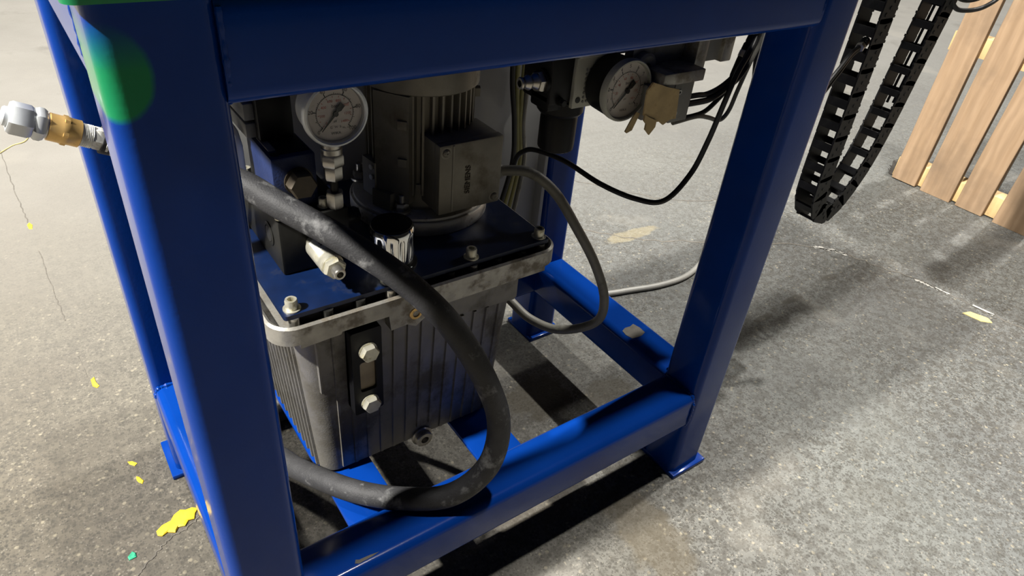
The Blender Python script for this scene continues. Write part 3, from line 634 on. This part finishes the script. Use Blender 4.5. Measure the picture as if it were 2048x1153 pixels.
obj('red_seal', MB().cyl((9.2, 1.75, 9.66), (9.42, 1.75, 9.66), .11, seg=16), 'rust', vb)
obj('port_union', MB().cyl((9.0, 1.7, 9.70), (9.3, 1.7, 9.70), .10, seg=16), 'steel', vb)

# torn cardboard tag wrapped on it
cd = thing('cardboard_tag', 'torn brown cardboard tag taped over the pneumatic valve', 'tag', (7.95, 1.15, 9.0))
def sheet(poly, y, th, wav=.03):
    n = len(poly); mb = MB(); f = lambda x, z: y + wav * math.sin(x * 9 + z * 5)
    mb.add([(x, f(x, z), z) for x, z in poly] + [(x, f(x, z) + th, z) for x, z in poly], [tuple(range(n)), tuple(range(2 * n - 1, n - 1, -1))] + [(i, i + n, (i + 1) % n + n, (i + 1) % n) for i in range(n)]); return mb
obj('tag_sheet', sheet([(7.55, 9.62), (7.62, 9.76), (7.80, 9.70), (8.02, 9.62), (8.30, 9.55), (8.36, 9.30), (8.40, 9.03), (8.22, 9.05), (8.05, 8.99), (7.95, 9.06), (7.80, 9.06), (7.72, 9.16), (7.60, 9.20)], 1.10, .03), 'cardboard', cd)
obj('tag_flap', sheet([(7.62, 9.22), (7.72, 9.16), (7.86, 9.10), (7.88, 8.98), (7.80, 8.84), (7.70, 8.93), (7.66, 8.96), (7.68, 9.05), (7.60, 9.12)], 1.06, .03, .05), 'cardboard', cd)
obj('tag_flap', sheet([(7.40, 9.16), (7.52, 9.24), (7.62, 9.20), (7.44, 8.96), (7.34, 8.92), (7.30, 8.95)], 1.20, .02), 'cardboard', cd)

# ------------------------------------------------------------------ hoses and cables
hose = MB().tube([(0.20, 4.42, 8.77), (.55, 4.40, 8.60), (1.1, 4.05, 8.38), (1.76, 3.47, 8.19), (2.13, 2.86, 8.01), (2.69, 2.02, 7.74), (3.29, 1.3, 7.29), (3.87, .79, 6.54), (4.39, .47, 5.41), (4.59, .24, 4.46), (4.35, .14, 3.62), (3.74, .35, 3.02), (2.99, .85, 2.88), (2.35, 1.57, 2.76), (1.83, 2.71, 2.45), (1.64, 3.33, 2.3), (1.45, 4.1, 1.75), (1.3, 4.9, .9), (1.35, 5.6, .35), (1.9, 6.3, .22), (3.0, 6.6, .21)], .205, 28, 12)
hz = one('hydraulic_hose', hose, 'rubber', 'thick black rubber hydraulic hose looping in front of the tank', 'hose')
cp = thing('hose_coupling', 'brass and zinc hose coupling sticking out past the left legs', 'coupling', (-.2, 4.4, 8.7))
A = Vector((-.72, 4.4, 9.235)); B = Vector((.30, 4.4, 8.725)); dr = (B - A).normalized(); cpp = lambda t: A + dr * t
obj('end_cap', MB().cyl(cpp(-.13), cpp(-.02), .13, seg=20, bev=.02).hexa(cpp(-.06), cpp(.22), .225, ph=.2), 'bright_zinc', cp)
obj('lock_nut', MB().hexa(cpp(.22), cpp(.36), .225, ph=.45).cyl(cpp(.35), cpp(.39), .17, seg=20), 'bright_zinc', cp)
obj('brass_body', MB().lathe(cpp(.38), dr, [(.17, 0), (.19, .01), (.19, .15), (.195, .16), (.195, .24), (.19, .25), (.19, .38), (.175, .39)], 36).hexa(cpp(.54), cpp(.62), .212, ph=.2, bev=.01), 'brass', cp)
thr = []
for i in range(7): thr += [(.155, i * .022), (.165, i * .022 + .011)]
obj('thread', MB().cyl(cpp(.75), cpp(.78), .165, seg=24).lathe(cpp(.765), dr, thr, 24), 'tape_white', cp)
obj('hex_adapter', MB().hexa(cpp(.90), cpp(1.06), .165, ph=.2), 'tape_white', cp)
obj('ferrule', MB().lathe(cpp(1.05), dr, [(.15, 0), (.19, .03), (.19, .06), (.175, .08), (.19, .10), (.21, .16), (.22, .5), (.21, .55)], 28), 'tape_white', cp)

one('motor_cable', MB().tube([(6.36, 3.45, 7.42), (6.48, 3.40, 7.45), (6.94, 3.07, 7.46), (7.35, 2.75, 7.1), (7.68, 2.4, 6.47), (8.1, 2.07, 5.6), (8.36, 1.87, 4.74), (8.37, 2.01, 4.03), (7.8, 2.48, 3.71), (7.43, 3.11, 3.73), (7.2, 3.7, 4.0), (6.9, 4.5, 4.3), (6.75, 5.4, 4.4)], .10, 16, 10), 'cable_grey', 'grey sheathed cable looping from the motor terminal box', 'cable')
one('sensor_cable', MB().tube([(7.54, 4.42, 6.7), (7.55, 4.34, 7.1), (7.60, 4.2, 7.3), (7.73, 3.97, 7.41), (7.92, 3.23, 7.44), (8.11, 2.34, 7.31), (8.45, 1.69, 7.22), (8.75, 1.25, 7.32), (9.23, 1.18, 7.79), (9.66, 1.3, 8.33), (10.07, 1.48, 8.88), (10.45, 1.64, 9.39), (10.92, 1.80, 9.81), (11.2, 1.95, 10.15), (11.5, 2.0, 10.9)], .052, 12, 10), 'cable_black', 'thin black cable drooping in a wide arc below the air gauge', 'cable')
def bcab(pts, r, label, m_='cable_black', grp='air lines at the valve block'): return one('air_line', MB().tube(pts, r, 12, 10), m_, label, 'cable', grp)
bcab([(8.8, 1.55, 9.17), (9.40, 1.6, 9.14), (9.70, 1.65, 9.10), (10.03, 1.7, 9.12), (10.35, 1.75, 9.20), (10.62, 1.8, 9.33), (10.87, 1.85, 9.62), (11.1, 1.9, 10.1), (11.3, 1.95, 10.9)], .050, 'uppermost black air line leaving the pneumatic valve block')
bcab([(8.8, 1.50, 9.07), (9.40, 1.55, 9.03), (9.75, 1.6, 9.01), (10.05, 1.65, 9.05), (10.4, 1.7, 9.16), (10.68, 1.72, 9.32), (10.95, 1.78, 9.60), (11.15, 1.82, 10.05), (11.35, 1.85, 10.9)], .058, 'second black air line from the top at the pneumatic valve block')
bcab([(8.8, 1.55, 8.78), (9.5, 1.62, 8.74), (9.85, 1.66, 8.77), (10.2, 1.72, 8.92), (10.5, 1.76, 9.12), (10.75, 1.78, 9.40), (10.98, 1.8, 9.75), (11.2, 1.85, 10.3), (11.4, 1.9, 11)], .045, 'black air line curving up from the bottom of the valve block')
bcab([(8.8, 1.50, 8.75), (9.54, 1.6, 8.72), (9.95, 1.65, 8.62), (10.3, 1.68, 8.50), (10.50, 1.70, 8.53), (10.64, 1.72, 8.68), (10.72, 1.73, 8.95), (10.8, 1.73, 9.25), (10.92, 1.74, 9.6), (11.1, 1.76, 10.0), (11.3, 1.8, 10.9)], .042, 'grey air line dipping lowest below the valve block', 'cable_grey')
pg = thing('cable_connector', 'black threaded cable connector in the bundle beside the right leg', 'connector', (10.75, 1.9, 9.2))
q0, q1 = Vector((10.72, 1.92, 9.22)), Vector((11.20, 2.0, 10.12)); dq = (q1 - q0).normalized(); qq = lambda t: q0 + dq * t
obj('boot', MB().lathe(qq(-.02), dq, [(.05, 0), (.065, .05), (.085, .35), (.085, .40)], 16), 'black_plastic', pg)
obj('ring_nut', MB().lathe(qq(.38), dq, [(.09, 0), (.10, .02), (.10, .12), (.085, .14)], 16), 'steel', pg)
obj('barrel', MB().lathe(qq(.50), dq, [(.085, 0), (.095, .02), (.095, .14), (.08, .17), (.09, .2), (.09, .6)], 16), 'black_plastic', pg)
for i, (dx, m_, r, lab) in enumerate(((0, 'wire_yellow', .055, 'left yellowish wire hanging behind the motor'), (.17, 'wire_yellow', .05, 'right yellowish wire hanging behind the motor'), (.34, 'cable_grey', .06, 'grey wire hanging behind the motor beside the yellowish ones'), (-.14, 'cable_black', .06, 'black wire hanging behind the motor beside the grey panel'))):
    x = 8.35 + dx; one('hanging_wire', MB().tube([(x + .1, 5.6, 10.6), (x - .02, 5.6, 8.6), (x + .05 - dx * .5, 5.55, 7.3), (x + .12 - dx * .3, 5.55, 6.3), (x - .1, 5.6, 5.0), (x - .35, 5.62, 3.6), (x - .3, 5.6, 2.25)], r, 10, 8), m_, lab, 'wire', 'wires behind the motor')
one('floor_cable', MB().tube([(11.2, 7.6, .1), (12.3, 7.1, .1), (13.43, 6.62, .1), (14.43, 6.35, .1), (15.59, 6.07, .1), (16.78, 6.02, .1), (17.91, 6.34, .1), (18.6, 6.75, .1), (19.3, 7.1, .1), (20.2, 7.2, .1), (20.9, 7.3, .1)], .10, 14, 10), 'floor_cable', 'light grey cable lying on the floor beyond the right legs', 'cable')

# ------------------------------------------------------------------ drag chain
ch = thing('drag_chain', 'black plastic cable drag chain hanging in a loop beside the table', 'cable chain', (16.6, 2.15, 4.4))
path = spline([(15.66, 0, 12.7), (15.66, 0, 11), (15.67, 0, 9), (15.69, 0, 7), (15.71, 0, 6), (15.78, 0, 5.38), (16.08, 0, 4.88), (16.55, 0, 4.76), (17.0, 0, 5.08), (17.55, 0, 5.95), (17.87, 0, 7.1), (18.08, 0, 8.4), (18.25, 0, 9.4), (18.4, 0, 10.3), (18.62, 0, 11.6), (18.78, 0, 12.6)], 30)
PITCH, CY0, CY1, HH = .56, 1.90, 2.46, .29
pts = [path[0]]; acc = 0
for a, b_ in zip(path, path[1:]):
    L = (b_ - a).length
    while acc + L >= PITCH:
        t = (PITCH - acc) / L; a = a.lerp(b_, t); pts.append(a.copy()); L = (b_ - a).length; acc = 0
    acc += L
def plate_poly():
    l, h_ = PITCH, HH
    return [(-l * .60, -h_ * .80), (-l * .52, -h_ * .97), (l * .40, -h_ * 1.0), (l * .44, -h_ * .93), (l * .58, -h_ * .86), (l * .60, -h_ * .5), (l * .62, 0), (l * .60, h_ * .5), (l * .55, h_ * .84), (l * .40, h_ * .84), (l * .40, h_ * 1.06), (l * .30, h_ * 1.06), (l * .30, h_ * .92), (l * .12, h_ * .92), (l * .12, h_ * 1.05), (l * .02, h_ * 1.05), (l * .02, h_ * .94), (-l * .52, h_ * .94), (-l * .60, h_ * .8)]
MEAN = Vector((0, 0, 0))
def raw(name, mb):
    me = bpy.data.meshes.new(name); me.from_pydata([v * S for v in mb.v], [], mb.f); bm = bmesh.new(); bm.from_mesh(me); bmesh.ops.recalc_face_normals(bm, faces=bm.faces); bm.to_mesh(me); bm.free()
    me.materials.append(MATS['chain_plastic']); return me
wd = (CY1 - CY0) / 2
def side(sgn, lap):
    mb = MB().prism(plate_poly(), 'y', sgn * wd, sgn * (wd - .045))
    for k in range(3): mb.cyl((-.14 + .14 * k, sgn * (wd - .01), .1 - .1 * k), (-.14 + .14 * k, sgn * (wd + .012), .1 - .1 * k), .045, seg=8)
    return mb
me_near = raw('link', side(-1, 0)); me_far = raw('side_plate', side(1, 0))
me_out = raw('crossbar', MB().box(-PITCH * .24, PITCH * .13, -wd + .02, wd - .02, -HH - .005, -HH + .06, .012))
me_in = raw('crossbar', MB().box(-PITCH * .20, PITCH * .10, -wd + .02, wd - .02, HH - .06, HH, .012))
for a, b_ in zip(pts, pts[1:]):
    t = (b_ - a).normalized(); c = (a + b_) / 2 + Vector((0, (CY0 + CY1) / 2, 0))
    lk = bpy.data.objects.new('link', me_near); col.objects.link(lk); lk.parent = ch; lk.location = (c - ORG[ch]) * S
    nrm = Vector((-t.z, 0, t.x))      # local x along the chain, local z towards the inside of the loop
    lk.rotation_euler = Matrix(((t.x, 0, nrm.x), (0, 1, 0), (t.z, 0, nrm.z))).to_euler()
    for nm, me in (('side_plate', me_far), ('crossbar', me_out), ('crossbar', me_in)):
        cb = bpy.data.objects.new(nm, me); col.objects.link(cb); cb.parent = lk
def incable(x, y, r, label):
    P = [p + Vector((0, y, 0)) for p in path[::12]]
    P = [p + Vector((x, 0, 0)) for p in P if p.z > 7.6 and p.x > 17]
    return one('chain_cable', MB().tube(P, r, 8, 4), 'cable_black', label, 'cable', 'cables inside the drag chain')
incable(.05, 2.10, .04, 'black cable inside the right strand of the drag chain, nearer the pallet')
incable(-.08, 2.20, .035, 'black cable inside the right strand of the drag chain, nearer the left strand')
fit = thing('chain_fitting', 'black ribbed cable fitting in the left strand of the drag chain', 'fitting', (15.4, 2.1, 9.0))
F0, F1 = Vector((15.0, 1.95, 9.32)), Vector((15.75, 2.2, 9.45)); fd = (F1 - F0).normalized()
rb = []
for i in range(6): rb += [(.07, i * .06), (.10, i * .06 + .02), (.10, i * .06 + .04), (.07, i * .06 + .055)]
obj('boot', MB().lathe(F0 + fd * .25, fd, rb, 16), 'black_plastic', fit)
obj('nut', MB().hexa(F0 + fd * .12, F0 + fd * .27, .11), 'steel', fit)
for k, dz in enumerate((0, -.14)):
    one('fitting_cable', MB().tube([F0 + fd * .2 + Vector((0, 0, dz * .3)), F0 + Vector((-.2, 0, dz * .6 - .05)), (14.2, 1.8, 8.98 + dz), (13.4, 1.7, 8.45 + dz), (12.4, 1.75, 8.2 + dz), (11.6, 1.9, 8.9 + dz), (11.3, 2.0, 10.2 + dz), (11.3, 2.0, 11.3)], .05, 10, 8), 'cable_black', ('upper' if k == 0 else 'lower') + ' black cable between the drag chain fitting and the table leg', 'cable', 'cables from the drag chain')
one('loop_cable', MB().tube([(18.2, 2.0, 10.6), (18.6, 1.9, 10.05), (19.0, 1.75, 9.95), (19.6, 1.6, 10.05), (20.0, 1.5, 10.4), (20.1, 1.5, 11.2)], .055, 10, 10), 'cable_black', 'black cable looping right of the drag chain against the pallet', 'cable')
one('loop_cable', MB().tube([(18.2, 2.05, 10.8), (18.6, 1.98, 10.3), (19.05, 1.85, 10.15), (19.6, 1.7, 10.28), (20.0, 1.6, 10.7), (20.05, 1.6, 11.3)], .045, 10, 10), 'cable_black', 'inner black cable looping right of the drag chain', 'cable')

# ------------------------------------------------------------------ wooden pallet standing on edge
pa = thing('wooden_pallet', 'wooden pallet standing upright on the floor behind the drag chain', 'pallet', (33.2, 2.5, 0))
px = 32.7
for y0, y1, tilt in ((6.20, 7.36, -.004), (4.55, 5.92, -.012), (3.10, 4.28, -.016), (1.25, 2.62, -.02), (-.35, 1.05, -.01), (-2.0, -.6, 0)):
    zb = random.uniform(.0, .06); ht = 17.5; j = lambda: random.uniform(-.03, .03)
    mb = MB(); n = 8; rings = []
    for i in range(n + 1):
        z = zb + ht * i / n; s_ = tilt * z; a0, a1 = y0 + s_ + j() * .5, y1 + s_ + j() * .5
        rings.append([(px, a0 + .02, z), (px + .02, a0, z), (px + .28, a0, z), (px + .30, a0 + .02, z), (px + .30, a1 - .02, z), (px + .28, a1, z), (px + .02, a1, z), (px, a1 - .02, z)])
    obj('deck_board', mb.loft(rings), 'wood', pa)
for z0, z1 in ((.05, .98), (6.05, 6.85), (12.2, 13.1), (16.6, 17.45)):
    obj('stringer', MB().box(px + .30, px + 1.1, -2.1, 7.52, z0, z1, .02), 'wood_end', pa)
sp = MB()
for i in range(26):
    y, z, x = 7.5 + random.random() * .28, random.random() * .6, px + .35 + random.random() * .6; d = Vector((random.uniform(-.1, .1), random.uniform(.05, .12), random.uniform(-.1, .12)))
    sp.cyl((x, y, z * .9 + .06), Vector((x, y, z * .9 + .06)) + d, .05, .012, 5)
sp.box(px + .30, px + 1.0, 7.5, 7.72, .0, .72, .05)
obj('split_end', sp, 'splinter', pa, 'dark splintered end of the bottom stringer')

# ------------------------------------------------------------------ chips of paint on the floor
def chip(name, poly, th, m_, label, group=None):
    c = Vector((sum(p[0] for p in poly) / len(poly), sum(p[1] for p in poly) / len(poly))); mb = MB(); n = len(poly)
    ring = lambda k, z: [(c.x + (x - c.x) * k + random.uniform(-.01, .01), c.y + (y - c.y) * k + random.uniform(-.01, .01), z) for x, y in poly]
    mb.loft([ring(1, 0), ring(.98, th * .6), ring(.8, th), ring(.4, th * random.uniform(.8, 1.2))]); one(name, mb, m_, label, 'paint chip', group, 25)
chip('paint_flake', [(-.75, 4.68), (-.62, 4.78), (-.45, 4.80), (-.36, 4.92), (-.21, 4.99), (-.10, 4.92), (.02, 4.93), (.13, 4.84), (.05, 4.74), (.0, 4.60), (-.12, 4.62), (-.22, 4.52), (-.34, 4.56), (-.43, 4.46), (-.56, 4.55), (-.68, 4.50), (-.75, 4.56)], .05, 'yellow_paint', 'large yellow paint flake on the floor beside the front left leg')
chip('paint_flake', [(-1.13, 10.25), (-1.04, 10.32), (-1.03, 10.1), (-.98, 9.9), (-1.04, 9.85), (-1.12, 9.98)], .03, 'yellow_paint', 'oblong yellow paint flake left of the rear left leg')
chip('paint_flake', [(-.88, 6.95), (-.78, 6.9), (-.70, 6.78), (-.76, 6.74), (-.86, 6.85)], .02, 'yellow_paint', 'small yellow paint flake, farther of the two near the rear foot')
chip('paint_flake', [(-.80, 6.40), (-.75, 6.36), (-.68, 6.2), (-.72, 6.12), (-.78, 6.2), (-.81, 6.3)], .02, 'yellow_paint', 'small yellow paint flake, nearer of the two near the rear foot')
chip('paint_flake', [(-1.36, 4.36), (-1.25, 4.44), (-1.20, 4.38), (-1.22, 4.28), (-1.34, 4.26)], .03, 'green_chip', 'small green paint chip on the floor at the lower left')
chip('paint_flake', [(-1.66, 19.4), (-1.58, 19.55), (-1.5, 19.35), (-1.54, 19.05), (-1.63, 19.1)], .02, 'yellow_paint', 'tiny yellow paint fleck at the left edge of the photo')
chip('paint_flake', [(24.2, -.25), (24.55, -.35), (24.75, -.9), (24.6, -1.1), (24.3, -.85)], .03, 'pale_yellow', 'pale yellow paint flake beside the crack at the right')
one('yellow_thread', MB().tube([(-2.6, 25.2, .02), (-1.96, 25.9, .03), (-1.49, 26.5, .02), (-1.07, 26.7, .03), (-.85, 27.2, .02), (-.72, 27.7, .02)], .022, 6, 6), 'pale_yellow', 'thin yellow thread lying on the floor at the left edge', 'thread')

# ------------------------------------------------------------------ unseen upright and pole, added beyond the pallet to cast floor shadow bands
up = thing('shadow_post', 'unseen grey upright added behind the wooden pallet to cast a floor shadow band', 'post', (34.3, 3.9, 0))
obj('post', MB().box(33.95, 34.7, 3.5, 4.3, .1, 40, .05), 'panel_grey', up)
obj('base_plate', MB().box(33.85, 34.9, 3.42, 4.4, 0, .1, .02), 'panel_grey', up)
pl = thing('shadow_pole', 'unseen thin pole added behind the wooden pallet to cast a narrow floor shadow', 'pole', (34.6, 4.65, 0))
obj('tube', MB().cyl((34.6, 4.65, .05), (34.6, 4.65, 38), .10, seg=16), 'steel', pl)
obj('foot', MB().cyl((34.6, 4.65, 0), (34.6, 4.65, .06), .4, seg=20), 'steel', pl)
